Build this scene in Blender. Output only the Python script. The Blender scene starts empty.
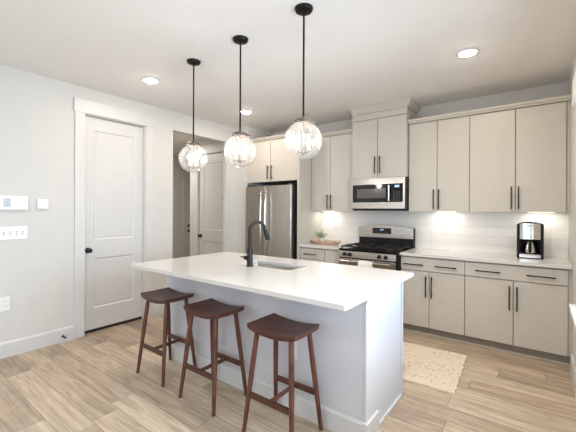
import bpy, bmesh, math, random
from mathutils import Vector, Matrix

random.seed(7)
scene = bpy.context.scene
COL = scene.collection

# ------------------------------------------------------------------ camera
F_PX, YAW, CAM_H, ROLL = 335.635, 0.6448, 1.3944, 0.0044
cam_data = bpy.data.cameras.new('camera')
cam_data.sensor_width = 36.0
cam_data.sensor_fit = 'HORIZONTAL'
cam_data.lens = 36.0 * F_PX / 576.0
cam_data.shift_y = -5.617 / 576.0
cam_data.clip_start = 0.05
cam = bpy.data.objects.new('camera', cam_data)
COL.objects.link(cam)
cam.matrix_world = (Matrix.Translation((0, 0, CAM_H)) @ Matrix.Rotation(YAW, 4, 'Z')
                    @ Matrix.Rotation(math.pi / 2, 4, 'X') @ Matrix.Rotation(ROLL, 4, 'Z'))
scene.camera = cam

# ------------------------------------------------------------------ world, exposure
world = bpy.data.worlds.new('world')
scene.world = world
world.use_nodes = True
wb = world.node_tree.nodes['Background']
wb.inputs[0].default_value = (0.72, 0.84, 1.0, 1)
wb.inputs[1].default_value = 1.0
scene.view_settings.view_transform = 'Standard'
scene.view_settings.look = 'None'
scene.view_settings.gamma = 1.0
scene.view_settings.use_curve_mapping = False
scene.view_settings.exposure = 0.2
scene.cycles.max_bounces = 10
scene.cycles.diffuse_bounces = 6
scene.cycles.glossy_bounces = 5
scene.cycles.transparent_max_bounces = 16
scene.cycles.sample_clamp_indirect = 6.0
scene.cycles.caustics_reflective = False
scene.cycles.caustics_refractive = False
scene.cycles.use_denoising = True


def area(name, loc, target, sx, sy, power, color, spread=math.pi, shape='RECTANGLE'):
    l = bpy.data.lights.new(name, 'AREA')
    l.shape = shape
    l.size = sx
    if shape == 'RECTANGLE':
        l.size_y = sy
    l.energy = power
    l.color = color
    l.spread = spread
    o = bpy.data.objects.new(name, l)
    COL.objects.link(o)
    o.location = loc
    d = Vector(target) - Vector(loc)
    o.rotation_euler = d.to_track_quat('-Z', 'Y').to_euler()
    return o


DAY = (0.76, 0.875, 1.0)
DAY_REAR = (0.84, 0.91, 1.0)
WARM = (1.0, 0.95, 0.88)
# daylight coming in at the two living-room windows behind the camera and at the side window
area('daylight_rear_left', (-2.95, -3.78, 1.45), (-2.95, 0, 1.3), 1.7, 1.9, 27, DAY_REAR)
area('daylight_rear_right', (-0.95, -3.78, 1.45), (-0.95, 0, 1.3), 1.7, 1.9, 27, DAY_REAR)
area('daylight_side', (0.42, 1.7, 1.42), (-3, 1.7, 1.2), 1.8, 1.25, 88, DAY)
area('daylight_added_door', (0.42, -1.7, 1.1), (-3, -1.7, 1.1), 2.2, 2.0, 72, DAY)  # daylight for the added, unseen patio door
# LAMPS: the visible recessed lamps; the downlights are unseen, added for more light
LAMPS = [(-3.25, 1.93), (-3.23, 3.33), (-0.50, 3.20)]
area('added_downlight_living', (-0.5, -0.6, 2.715), (-0.5, -0.6, 0), 0.13, 0.13, 12, WARM, math.radians(150), 'DISK')
area('added_downlight_room', (-0.5, 1.93, 2.715), (-0.5, 1.93, 0), 0.13, 0.13, 16, WARM, math.radians(150), 'DISK')
area('added_downlight_living', (-3.2, -0.6, 2.715), (-3.2, -0.6, 0), 0.13, 0.13, 12, WARM, math.radians(150), 'DISK')
area('added_downlight_hall', (-5.9, 3.4, 2.715), (-5.9, 3.4, 0), 0.16, 0.16, 22, WARM, math.pi, 'DISK')


# ------------------------------------------------------------------ materials
def lin(c):
    c = c / 255.0
    return c / 12.92 if c <= 0.04045 else ((c + 0.055) / 1.055) ** 2.4


def rgb(r, g, b):
    return (lin(r), lin(g), lin(b), 1)


def new_mat(name):
    m = bpy.data.materials.new(name)
    m.use_nodes = True
    nt = m.node_tree
    return m, nt, nt.nodes['Principled BSDF']


def coords(nt, scale=(1, 1, 1), rot=(0, 0, 0), loc=(0, 0, 0)):
    tc = nt.nodes.new('ShaderNodeTexCoord')
    mp = nt.nodes.new('ShaderNodeMapping')
    mp.inputs['Scale'].default_value = scale
    mp.inputs['Rotation'].default_value = rot
    mp.inputs['Location'].default_value = loc
    nt.links.new(tc.outputs['Object'], mp.inputs['Vector'])
    return mp.outputs['Vector']


def mat(name, col, rough=0.5, metal=0.0, var=0.04, nscale=(8, 8, 8), bump=0.0, bscale=200, spec=0.5, coat=0.0):
    """plain finish with slight procedural variation of its colour and an optional fine texture"""
    m, nt, p = new_mat(name)
    v = coords(nt, nscale)
    n = nt.nodes.new('ShaderNodeTexNoise')
    n.inputs['Scale'].default_value = 1.0
    n.inputs['Detail'].default_value = 4
    nt.links.new(v, n.inputs['Vector'])
    r = nt.nodes.new('ShaderNodeValToRGB')
    c = rgb(*col)
    r.color_ramp.elements[0].position = 0.3
    r.color_ramp.elements[1].position = 0.7
    r.color_ramp.elements[0].color = (*[x * (1 - var) for x in c[:3]], 1)
    r.color_ramp.elements[1].color = (*[min(1, x * (1 + var)) for x in c[:3]], 1)
    nt.links.new(n.outputs['Fac'], r.inputs['Fac'])
    nt.links.new(r.outputs['Color'], p.inputs['Base Color'])
    p.inputs['Roughness'].default_value = rough
    p.inputs['Metallic'].default_value = metal
    p.inputs['Specular IOR Level'].default_value = spec
    p.inputs['Coat Weight'].default_value = coat
    if bump:
        bn = nt.nodes.new('ShaderNodeTexNoise')
        bn.inputs['Scale'].default_value = bscale
        nt.links.new(coords(nt), bn.inputs['Vector'])
        b = nt.nodes.new('ShaderNodeBump')
        b.inputs['Strength'].default_value = bump
        b.inputs['Distance'].default_value = 0.002
        nt.links.new(bn.outputs['Fac'], b.inputs['Height'])
        nt.links.new(b.outputs['Normal'], p.inputs['Normal'])
    return m


def emit(name, col, strength):
    m, nt, p = new_mat(name)
    p.inputs['Base Color'].default_value = rgb(*col)
    p.inputs['Emission Color'].default_value = rgb(*col)
    p.inputs['Emission Strength'].default_value = strength
    n = nt.nodes.new('ShaderNodeTexNoise')
    n.inputs['Scale'].default_value = 40
    return m


def wood(name, dark, light, scale=(3, 40, 40), rough=0.4, ring=0.5):
    m, nt, p = new_mat(name)
    v = coords(nt, scale)
    n = nt.nodes.new('ShaderNodeTexNoise')
    n.inputs['Scale'].default_value = 1.0
    n.inputs['Detail'].default_value = 8
    n.inputs['Roughness'].default_value = 0.6
    n.inputs['Distortion'].default_value = ring
    nt.links.new(v, n.inputs['Vector'])
    r = nt.nodes.new('ShaderNodeValToRGB')
    r.color_ramp.elements[0].position = 0.32
    r.color_ramp.elements[1].position = 0.68
    r.color_ramp.elements[0].color = rgb(*dark)
    r.color_ramp.elements[1].color = rgb(*light)
    nt.links.new(n.outputs['Fac'], r.inputs['Fac'])
    nt.links.new(r.outputs['Color'], p.inputs['Base Color'])
    p.inputs['Roughness'].default_value = rough
    return m


def floor_mat():
    m, nt, p = new_mat('vinyl_plank_floor')
    L = nt.links.new
    v = coords(nt)
    PWD, PLN = 0.178, 1.22

    def math_(op, x, y=None):
        m_ = nt.nodes.new('ShaderNodeMath')
        m_.operation = op
        for i_, q in enumerate((x, y)):
            if q is None:
                continue
            if isinstance(q, (int, float)):
                m_.inputs[i_].default_value = q
            else:
                L(q, m_.inputs[i_])
        return m_.outputs[0]
    sx = nt.nodes.new('ShaderNodeSeparateXYZ')
    L(v, sx.inputs[0])
    yr = math_('DIVIDE', sx.outputs['Y'], PWD)
    row = math_('FLOOR', yr)
    wn = nt.nodes.new('ShaderNodeTexWhiteNoise')
    wn.noise_dimensions = '1D'
    L(row, wn.inputs['W'])
    xr = math_('ADD', math_('DIVIDE', sx.outputs['X'], PLN), wn.outputs['Value'])
    colm = math_('FLOOR', xr)
    cv = nt.nodes.new('ShaderNodeCombineXYZ')
    L(row, cv.inputs[0])
    L(colm, cv.inputs[1])
    wn2 = nt.nodes.new('ShaderNodeTexWhiteNoise')
    wn2.noise_dimensions = '3D'
    L(cv.outputs[0], wn2.inputs['Vector'])
    fy_ = math_('SUBTRACT', yr, row)
    fx_ = math_('SUBTRACT', xr, colm)
    ey = math_('MULTIPLY', math_('MINIMUM', fy_, math_('SUBTRACT', 1.0, fy_)), PWD)
    ex = math_('MULTIPLY', math_('MINIMUM', fx_, math_('SUBTRACT', 1.0, fx_)), PLN)
    seamf = math_('LESS_THAN', math_('MINIMUM', ex, ey), 0.0014)
    # per-plank tone
    ramp = nt.nodes.new('ShaderNodeValToRGB')
    els = ramp.color_ramp.elements
    els[0].position, els[0].color = 0.0, rgb(*FLOOR_A)
    els[1].position, els[1].color = 1.0, rgb(*FLOOR_C)
    e = els.new(0.5)
    e.color = rgb(*FLOOR_B)
    L(wn2.outputs['Value'], ramp.inputs['Fac'])
    # offset the grain from plank to plank
    sep = nt.nodes.new('ShaderNodeVectorMath')
    sep.operation = 'SCALE'
    sep.inputs['Scale'].default_value = 13.7
    L(wn2.outputs['Color'], sep.inputs[0])
    add = nt.nodes.new('ShaderNodeVectorMath')
    add.operation = 'ADD'
    L(v, add.inputs[0])
    L(sep.outputs['Vector'], add.inputs[1])

    def grain(scale, det, dist):
        mp = nt.nodes.new('ShaderNodeMapping')
        mp.inputs['Scale'].default_value = scale
        L(add.outputs['Vector'], mp.inputs['Vector'])
        n = nt.nodes.new('ShaderNodeTexNoise')
        n.inputs['Scale'].default_value = 1
        n.inputs['Detail'].default_value = det
        n.inputs['Roughness'].default_value = 0.65
        n.inputs['Distortion'].default_value = dist
        L(mp.outputs['Vector'], n.inputs['Vector'])
        return n.outputs['Fac']
    g1 = grain((2.2, 34, 34), 8, 0.8)
    g2 = grain((1.3, 6, 6), 3, 1.2)
    r1 = nt.nodes.new('ShaderNodeValToRGB')
    r1.color_ramp.elements[0].position, r1.color_ramp.elements[0].color = 0.30, (0.60, 0.55, 0.50, 1)
    r1.color_ramp.elements[1].position, r1.color_ramp.elements[1].color = 0.62, (1.06, 1.05, 1.04, 1)
    L(g1, r1.inputs['Fac'])
    r2 = nt.nodes.new('ShaderNodeValToRGB')
    r2.color_ramp.elements[0].position, r2.color_ramp.elements[0].color = 0.33, (0.74, 0.72, 0.70, 1)
    r2.color_ramp.elements[1].position, r2.color_ramp.elements[1].color = 0.62, (1.08, 1.07, 1.05, 1)
    L(g2, r2.inputs['Fac'])

    def mul(a, b, f=1.0):
        mx = nt.nodes.new('ShaderNodeMix')
        mx.data_type = 'RGBA'
        mx.blend_type = 'MULTIPLY'
        mx.inputs[0].default_value = f
        L(a, mx.inputs[6])
        L(b, mx.inputs[7])
        return mx.outputs[2]
    c = mul(mul(ramp.outputs['Color'], r1.outputs['Color'], 0.85), r2.outputs['Color'], 0.85)
    seam = nt.nodes.new('ShaderNodeMix')
    seam.data_type = 'RGBA'
    L(seamf, seam.inputs[0])
    L(c, seam.inputs[6])
    seam.inputs[7].default_value = rgb(112, 92, 72)
    L(seam.outputs[2], p.inputs['Base Color'])
    p.inputs['Roughness'].default_value = 0.42
    b = nt.nodes.new('ShaderNodeBump')
    b.inputs['Strength'].default_value = 0.12
    b.inputs['Distance'].default_value = 0.002
    L(g1, b.inputs['Height'])
    L(b.outputs['Normal'], p.inputs['Normal'])
    return m


def tile_mat():
    m, nt, p = new_mat('white_glazed_tile')
    L = nt.links.new
    v = coords(nt, (1, 1, 1), (-math.pi / 2, 0, 0), (-.1465, .012, 0))
    br = nt.nodes.new('ShaderNodeTexBrick')
    br.offset = 0.0
    br.inputs['Scale'].default_value = 1.0
    br.inputs['Brick Width'].default_value = 0.6
    br.inputs['Row Height'].default_value = 0.1016
    br.inputs['Mortar Size'].default_value = 0.0018
    br.inputs['Mortar Smooth'].default_value = 0.3
    br.inputs['Color1'].default_value = rgb(240, 237, 231)
    br.inputs['Color2'].default_value = rgb(244, 241, 236)
    br.inputs['Mortar'].default_value = rgb(222, 217, 210)
    L(v, br.inputs['Vector'])
    L(br.outputs['Color'], p.inputs['Base Color'])
    p.inputs['Roughness'].default_value = 0.18
    b = nt.nodes.new('ShaderNodeBump')
    b.invert = True
    b.inputs['Strength'].default_value = 0.5
    b.inputs['Distance'].default_value = 0.002
    L(br.outputs['Fac'], b.inputs['Height'])
    L(b.outputs['Normal'], p.inputs['Normal'])
    return m


def steel_mat(name, col=(200, 196, 190), rough=0.28, axis='Z'):
    m, nt, p = new_mat(name)
    sc = {'Z': (300, 300, 2), 'X': (2, 300, 300)}[axis]
    v = coords(nt, sc)
    n = nt.nodes.new('ShaderNodeTexNoise')
    n.inputs['Scale'].default_value = 1
    n.inputs['Detail'].default_value = 3
    nt.links.new(v, n.inputs['Vector'])
    mr = nt.nodes.new('ShaderNodeMapRange')
    mr.inputs['To Min'].default_value = rough - 0.06
    mr.inputs['To Max'].default_value = rough + 0.08
    nt.links.new(n.outputs['Fac'], mr.inputs['Value'])
    nt.links.new(mr.outputs['Result'], p.inputs['Roughness'])
    p.inputs['Base Color'].default_value = rgb(*col)
    p.inputs['Metallic'].default_value = 1.0
    return m


def glass_mat(name, haze=0.12, tint=(1, 1, 1, 1), seeded=True):
    """thin clear blown glass: mostly see-through, reflective at the rim, with small seed bubbles"""
    m = bpy.data.materials.new(name)
    m.use_nodes = True
    nt = m.node_tree
    nt.nodes.clear()
    L = nt.links.new
    out = nt.nodes.new('ShaderNodeOutputMaterial')
    tr = nt.nodes.new('ShaderNodeBsdfTransparent')
    tr.inputs[0].default_value = tint
    gl = nt.nodes.new('ShaderNodeBsdfGlossy')
    gl.inputs['Roughness'].default_value = 0.03
    lw = nt.nodes.new('ShaderNodeLayerWeight')
    lw.inputs['Blend'].default_value = 0.35
    mx = nt.nodes.new('ShaderNodeMixShader')
    mr = nt.nodes.new('ShaderNodeMapRange')
    mr.inputs['To Min'].default_value = 0.04
    mr.inputs['To Max'].default_value = 0.55
    L(lw.outputs['Fresnel'], mr.inputs['Value'])
    L(mr.outputs['Result'], mx.inputs[0])
    L(tr.outputs[0], mx.inputs[1])
    L(gl.outputs[0], mx.inputs[2])
    last = mx.outputs[0]
    if seeded:
        df = nt.nodes.new('ShaderNodeBsdfTranslucent')
        df.inputs[0].default_value = (0.95, 0.93, 0.9, 1)
        vo = nt.nodes.new('ShaderNodeTexNoise')
        vo.inputs['Scale'].default_value = 220
        vo.inputs['Detail'].default_value = 3
        L(coords(nt), vo.inputs['Vector'])
        m2 = nt.nodes.new('ShaderNodeMapRange')
        m2.inputs['From Min'].default_value = 0.35
        m2.inputs['From Max'].default_value = 0.75
        m2.inputs['To Min'].default_value = haze * 0.7
        m2.inputs['To Max'].default_value = haze * 1.5
        L(vo.outputs['Fac'], m2.inputs['Value'])
        mx2 = nt.nodes.new('ShaderNodeMixShader')
        L(m2.outputs['Result'], mx2.inputs[0])
        L(last, mx2.inputs[1])
        L(df.outputs[0], mx2.inputs[2])
        last = mx2.outputs[0]
    L(last, out.inputs[0])
    return m


def rug_mat():
    m, nt, p = new_mat('woven_rug')
    L = nt.links.new
    wv = nt.nodes.new('ShaderNodeTexNoise')
    wv.inputs['Scale'].default_value = 1
    wv.inputs['Detail'].default_value = 5
    L(coords(nt, (18, 90, 10)), wv.inputs['Vector'])
    r = nt.nodes.new('ShaderNodeValToRGB')
    r.color_ramp.elements[0].position, r.color_ramp.elements[0].color = 0.3, rgb(212, 194, 170)
    r.color_ramp.elements[1].position, r.color_ramp.elements[1].color = 0.7, rgb(236, 222, 202)
    L(wv.outputs['Fac'], r.inputs['Fac'])
    vo = nt.nodes.new('ShaderNodeTexVoronoi')
    vo.inputs['Scale'].default_value = 1
    L(coords(nt, (26, 34, 1)), vo.inputs['Vector'])
    n2 = nt.nodes.new('ShaderNodeTexNoise')
    n2.inputs['Scale'].default_value = 1
    L(coords(nt, (3.5, 9, 1)), n2.inputs['Vector'])
    a = nt.nodes.new('ShaderNodeMath')
    a.operation = 'LESS_THAN'
    a.inputs[1].default_value = 0.20
    L(vo.outputs['Distance'], a.inputs[0])
    b = nt.nodes.new('ShaderNodeMath')
    b.operation = 'GREATER_THAN'
    b.inputs[1].default_value = 0.51
    L(n2.outputs['Fac'], b.inputs[0])
    c = nt.nodes.new('ShaderNodeMath')
    c.operation = 'MULTIPLY'
    L(a.outputs[0], c.inputs[0])
    L(b.outputs[0], c.inputs[1])
    mx = nt.nodes.new('ShaderNodeMix')
    mx.data_type = 'RGBA'
    L(c.outputs[0], mx.inputs[0])
    L(r.outputs['Color'], mx.inputs[6])
    mx.inputs[7].default_value = rgb(92, 72, 54)
    L(mx.outputs[2], p.inputs['Base Color'])
    p.inputs['Roughness'].default_value = 0.95
    bp = nt.nodes.new('ShaderNodeBump')
    bp.inputs['Strength'].default_value = 0.6
    bp.inputs['Distance'].default_value = 0.006
    L(wv.outputs['Fac'], bp.inputs['Height'])
    L(bp.outputs['Normal'], p.inputs['Normal'])
    return m


FLOOR_A, FLOOR_B, FLOOR_C = (174, 157, 139), (196, 178, 156), (214, 199, 178)
M = {}
M['wall'] = mat('wall_paint', (208, 206, 201), 0.85, var=0.01, bump=0.05, bscale=300)
M['ceiling'] = mat('ceiling_paint', (228, 225, 221), 0.9, var=0.01, bump=0.05, bscale=250)
M['trim'] = mat('white_trim_paint', (208, 207, 205), 0.4, var=0.01)
M['floor'] = floor_mat()
M['cab'] = mat('greige_cabinet_paint', (199, 193, 183), 0.42, var=0.012)
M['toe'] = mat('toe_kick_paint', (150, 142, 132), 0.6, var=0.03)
M['quartz'] = mat('white_quartz', (214, 211, 207), 0.16, var=0.012, nscale=(30, 30, 30))
M['tile'] = tile_mat()
M['island'] = mat('island_white_paint', (206, 206, 211), 0.5, var=0.01)
M['steel'] = steel_mat('brushed_steel', (192, 187, 180))
M['steel_h'] = steel_mat('brushed_steel_horizontal', (194, 186, 176), 0.25, 'X')
M['steel_dark'] = mat('dark_grey_appliance_side', (38, 37, 38), 0.5, var=0.05)
M['chrome'] = mat('polished_steel', (215, 212, 206), 0.12, 1.0, var=0.02)
M['black'] = mat('matte_black_metal', (20, 19, 19), 0.42, 0.3, var=0.1)
M['black_gloss'] = mat('black_gloss_glass', (12, 12, 13), 0.06, var=0.05)
M['black_plastic'] = mat('black_plastic', (16, 15, 15), 0.45, var=0.08, spec=0.3)
M['iron'] = mat('cast_iron', (18, 18, 19), 0.55, var=0.15, bump=0.2)
M['stoolwood'] = wood('walnut_stain', (52, 27, 20), (96, 55, 41), (5, 50, 50), 0.42)
M['legwood'] = wood('walnut_stain_leg', (66, 36, 27), (112, 68, 51), (40, 40, 5), 0.35)
M['boardwood'] = wood('rustic_board_wood', (178, 142, 120), (222, 196, 176), (8, 40, 40), 0.7)
M['bronze'] = mat('aged_bronze', (112, 101, 90), 0.45, 0.6, var=0.1)
M['rod'] = mat('black_rod_metal', (26, 23, 21), 0.4, 0.6, var=0.1)
M['globe'] = glass_mat('seeded_glass', 0.045)
M['pane'] = glass_mat('window_glass', 0, (0.96, 0.98, 1, 1), False)
M['bulb'] = emit('lit_bulb', (255, 247, 238), 300)
M['candle'] = mat('ivory_candle_sleeve', (226, 218, 204), 0.5, var=0.02)
M['lamp'] = emit('lit_diffuser', (255, 240, 220), 240)
M['strip'] = emit('lit_led_bar', (255, 236, 206), 5)
M['display'] = emit('lit_display', (170, 200, 225), 0.5)
M['screen'] = mat('pale_screen', (214, 226, 236), 0.15, var=0.02)
M['screen_grey'] = mat('grey_lens', (150, 156, 164), 0.2, var=0.02)
M['plastic'] = mat('white_plastic', (232, 231, 228), 0.35, var=0.01)
M['slot'] = mat('dark_slot', (70, 68, 66), 0.6, var=0.02)
M['leaf'] = mat('green_leaf', (186, 204, 172), 0.5, var=0.25, nscale=(40, 40, 40))
M['pot'] = mat('white_ceramic', (230, 228, 222), 0.3, var=0.02)
M['soil'] = mat('potting_soil', (64, 50, 40), 0.95, var=0.2)
M['towel'] = mat('white_cotton', (238, 234, 228), 0.95, var=0.02, bump=0.5, bscale=400)
M['rug'] = rug_mat()
M['sink'] = steel_mat('sink_steel', (214, 211, 206), 0.4, 'X')
M['gap'] = mat('painted_gap_shade', (30, 28, 26), 0.8, var=0.05)  # shade under and behind the pantry door, put into colour


# ------------------------------------------------------------------ mesh helpers
class MB:
    """collects shapes (world coordinates) that become ONE mesh object"""

    def __init__(self):
        self.bm = bmesh.new()

    def box(self, x0, x1, y0, y1, z0, z1):
        x0, x1 = sorted((x0, x1)); y0, y1 = sorted((y0, y1)); z0, z1 = sorted((z0, z1))
        v = [self.bm.verts.new(p) for p in ((x0, y0, z0), (x1, y0, z0), (x1, y1, z0), (x0, y1, z0),
                                            (x0, y0, z1), (x1, y0, z1), (x1, y1, z1), (x0, y1, z1))]
        for f in ((0, 3, 2, 1), (4, 5, 6, 7), (0, 1, 5, 4), (1, 2, 6, 5), (2, 3, 7, 6), (3, 0, 4, 7)):
            self.bm.faces.new([v[i] for i in f])
        return self

    def poly(self, pts2, axis, a0, a1):
        """extrude an outline along an axis. pts2 in the two other axes (cyclic order y,z / x,z / x,y)"""
        def P(p, a):
            return {'X': (a, p[0], p[1]), 'Y': (p[0], a, p[1]), 'Z': (p[0], p[1], a)}[axis]
        lo = [self.bm.verts.new(P(p, a0)) for p in pts2]
        hi = [self.bm.verts.new(P(p, a1)) for p in pts2]
        n = len(pts2)
        self.bm.faces.new(lo[::-1])
        self.bm.faces.new(hi)
        for i in range(n):
            j = (i + 1) % n
            self.bm.faces.new((lo[i], lo[j], hi[j], hi[i]))
        return self

    def lathe(self, prof, c, axis='Z', seg=32, closed=False):
        """prof: list of (r, h) turned about an axis through c"""
        rings = []
        for r, h in prof:
            ring = []
            for k in range(seg):
                a = 2 * math.pi * k / seg
                u, w = r * math.cos(a), r * math.sin(a)
                p = {'Z': (u, w, h), 'Y': (u, h, w), 'X': (h, u, w)}[axis]
                ring.append(self.bm.verts.new((c[0] + p[0], c[1] + p[1], c[2] + p[2])))
            rings.append(ring)
        for a, b in zip(rings, rings[1:]):
            for k in range(seg):
                j = (k + 1) % seg
                self.bm.faces.new((a[k], a[j], b[j], b[k]))
        if not closed:
            if prof[0][0] > 1e-4:
                self.bm.faces.new(rings[0][::-1])
            if prof[-1][0] > 1e-4:
                self.bm.faces.new(rings[-1])
        return self

    def tube(self, pts, r, seg=12, cap=True):
        pts = [Vector(p) for p in pts]
        rs = r if isinstance(r, (list, tuple)) else [r] * len(pts)
        prev = None
        rings = []
        for i, p in enumerate(pts):
            t = (pts[min(i + 1, len(pts) - 1)] - pts[max(i - 1, 0)]).normalized()
            if prev is None:
                n = t.orthogonal().normalized()
            else:
                n = (prev - t * prev.dot(t)).normalized()
            prev = n
            b = t.cross(n)
            rings.append([self.bm.verts.new(p + (n * math.cos(2 * math.pi * k / seg) + b * math.sin(2 * math.pi * k / seg)) * rs[i])
                          for k in range(seg)])
        for a, b in zip(rings, rings[1:]):
            for k in range(seg):
                j = (k + 1) % seg
                self.bm.faces.new((a[k], a[j], b[j], b[k]))
        if cap:
            self.bm.faces.new(rings[0][::-1])
            self.bm.faces.new(rings[-1])
        return self

    def sphere(self, c, r, seg=24, rings=12, sc=(1, 1, 1)):
        bmesh.ops.create_uvsphere(self.bm, u_segments=seg, v_segments=rings, radius=r,
                                  matrix=Matrix.Translation(c) @ Matrix.Diagonal((*sc, 1)))
        return self

    def build(self, name, m, parent=None, bevel=0.0, smooth=False, angle=35, seg=2):
        bm = self.bm
        bmesh.ops.recalc_face_normals(bm, faces=bm.faces)
        base = origin(parent)
        if parent is None:
            lo = [min(v.co[i] for v in bm.verts) for i in range(3)]
            hi = [max(v.co[i] for v in bm.verts) for i in range(3)]
            base = Vector(((lo[0] + hi[0]) / 2, (lo[1] + hi[1]) / 2, lo[2]))
        bmesh.ops.translate(bm, verts=bm.verts, vec=-base)
        me = bpy.data.meshes.new(name)
        bm.to_mesh(me)
        bm.free()
        me.materials.append(M[m] if isinstance(m, str) else m)
        if smooth:
            for p in me.polygons:
                p.use_smooth = True
            me.set_sharp_from_angle(angle=math.radians(angle))
        o = bpy.data.objects.new(name, me)
        COL.objects.link(o)
        if parent is None:
            o.location = base
        else:
            o.parent = parent
        if bevel:
            b = o.modifiers.new('bevel', 'BEVEL')
            b.width = bevel
            b.segments = seg
            b.limit_method = 'ANGLE'
            b.angle_limit = math.radians(40)
        return o


def origin(o):
    """world position of the root that a part hangs under"""
    if o is None:
        return Vector((0, 0, 0))
    v = Vector(o.location)
    while o.parent:
        o = o.parent
        v = v + o.location
    return v


def thing(name, label, cat, loc, group=None):
    o = bpy.data.objects.new(name, None)
    o.empty_display_size = 0.05
    COL.objects.link(o)
    o.location = loc
    return tag(o, label, cat, group)


def tag(o, label, cat, group=None):
    o['label'] = label
    o['category'] = cat
    if group:
        o['group'] = group
    return o


def struct(o):
    o['kind'] = 'structure'
    return o


def dup(root, loc, label, group=None):
    r = root.copy()
    COL.objects.link(r)
    r.location = loc
    r['label'] = label
    if group:
        r['group'] = group

    def kids(src, dst):
        for ch in list(src.children):
            c = ch.copy()
            COL.objects.link(c)
            c.parent = dst
            kids(ch, c)
    kids(root, r)
    return r


def bx(*a):
    return MB().box(*a)


def panel_door(y0, y1, z0, z1, xf, xb, panels, flip='X'):
    """a two-panel door slab: grid front face with recessed, moulded panels. Built for a face looking +X at x = xf
    (flip 'Y': face looking -Y at y = xf, y0..y1 are x values)"""
    mb = MB()
    bm = mb.bm

    def P(a, b, c):
        return (c, a, b) if flip == 'X' else (a, c, b)
    ys = [y0] + sorted({p[0] for p in panels} | {p[1] for p in panels}) + [y1]
    zs = [z0] + sorted({p[2] for p in panels} | {p[3] for p in panels}) + [z1]
    vs = {}
    for i, a in enumerate(ys):
        for j, b in enumerate(zs):
            vs[i, j] = bm.verts.new(P(a, b, xf))
    pf = []
    for i in range(len(ys) - 1):
        for j in range(len(zs) - 1):
            f = bm.faces.new((vs[i, j], vs[i + 1, j], vs[i + 1, j + 1], vs[i, j + 1]))
            for p in panels:
                if abs(ys[i] - p[0]) < 1e-6 and abs(ys[i + 1] - p[1]) < 1e-6 and abs(zs[j] - p[2]) < 1e-6 and abs(zs[j + 1] - p[3]) < 1e-6:
                    pf.append(f)
    bm.normal_update()
    sgn = -1 if flip == 'X' else 1
    for f in pf:
        r = bmesh.ops.inset_region(bm, faces=[f], thickness=0.022, depth=0)
        for v in f.verts:
            v.co[0 if flip == 'X' else 1] += sgn * 0.012
        r = bmesh.ops.inset_region(bm, faces=[f], thickness=0.02, depth=0)
        for v in f.verts:
            v.co[0 if flip == 'X' else 1] += -sgn * 0.004
    # body behind the face
    if flip == 'X':
        mb.box(xb, xf - 0.014, y0, y1, z0, z1)
        for q in ((y0, y0 + .012, z0, z1), (y1 - .012, y1, z0, z1), (y0, y1, z0, z0 + .012), (y0, y1, z1 - .012, z1)):
            mb.box(xf - 0.0145, xf - 0.0005, *q)
    else:
        mb.box(y0, y1, xf + 0.014, xb, z0, z1)
        for q in ((y0, y0 + .012, z0, z1), (y1 - .012, y1, z0, z1), (y0, y1, z0, z0 + .012), (y0, y1, z1 - .012, z1)):
            mb.box(q[0], q[1], xf + 0.0005, xf + 0.0145, q[2], q[3])
    return mb


# ------------------------------------------------------------------ the room
XL, XR, YB, YR, H = -4.02, 0.23, 4.52, -3.6, 2.743
HX, HYB = -7.2, 4.15           # hall beyond the opening in the left wall
struct(bx(HX - .3, XR + .3, YR - .3, 6.6, -0.08, 0).build('floor', 'floor'))
struct(bx(HX - .3, XR + .3, YR - .3, 6.6, H, H + .08).build('ceiling', 'ceiling'))
# left wall with the pantry door and the hall opening
D0, D1, DT = 1.604, 2.325, 2.460
O0, O1, OT = 2.722, 3.705, 2.487
w = MB()
T = XL - 0.075
w.box(T, XL, YR, D0, 0, H).box(T, XL, D0, D1, DT, H).box(T, XL, D1, O0, 0, H).box(T, XL, O0, O1, OT, H).box(T, XL, O1, YB, 0, H)
struct(w.build('wall_left', 'wall'))
struct(bx(XL - .3, XR + .12, YB, YB + .12, 0, H).build('wall_back', 'wall'))
# right wall with a window in it
W0, W1, WZ0, WZ1 = 0.75, 2.66, 0.811, 2.06
G0, G1, GT = -2.9, -0.5, 2.1      # unseen glass patio door further back, added for more side daylight
w = MB()
w.box(XR, XR + .12, YR, G0, 0, H).box(XR, XR + .12, G0, G1, GT, H).box(XR, XR + .12, G1, W0, 0, H).box(XR, XR + .12, W1, YB, 0, H).box(XR, XR + .12, W0, W1, 0, WZ0).box(XR, XR + .12, W0, W1, WZ1, H)
struct(w.build('wall_right', 'wall'))
# rear wall with two windows
w = MB()
RW = [(-3.8, -2.1), (-1.8, -0.1)]
R0, R1 = 0.5, 2.4
w.box(XL, RW[0][0], YR - .12, YR, 0, H).box(RW[0][1], RW[1][0], YR - .12, YR, 0, H).box(RW[1][1], XR, YR - .12, YR, 0, H)
for a, b in RW:
    w.box(a, b, YR - .12, YR, 0, R0).box(a, b, YR - .12, YR, R1, H)
struct(w.build('wall_rear', 'wall'))
# stub wall beside the refrigerator
struct(bx(XL, -3.752, 3.905, YB, 0, H).build('wall_alcove', 'wall'))
# hall walls
w = MB()
HD0, HD1, HDT = -5.30, -4.49, 2.46
w.box(-5.55, HD0, HYB, HYB + .12, 0, H).box(HD0, HD1, HYB, HYB + .12, HDT, H).box(HD1, T, HYB, HYB + .12, 0, H)
struct(w.build('wall_hall', 'wall'))
struct(bx(-5.55, -5.44, HYB + .12, 6.2, 0, H).build('wall_hall_return', 'wall'))
struct(bx(HX - .12, HX, 2.6, 6.4, 0, H).build('wall_hall_end', 'wall'))
struct(bx(HX, T, 2.585, 2.70, 0, H).build('wall_hall_front', 'wall'))
struct(bx(HX, -5.44, 6.2, 6.3, 0, H).build('wall_hall_far', 'wall'))
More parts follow.
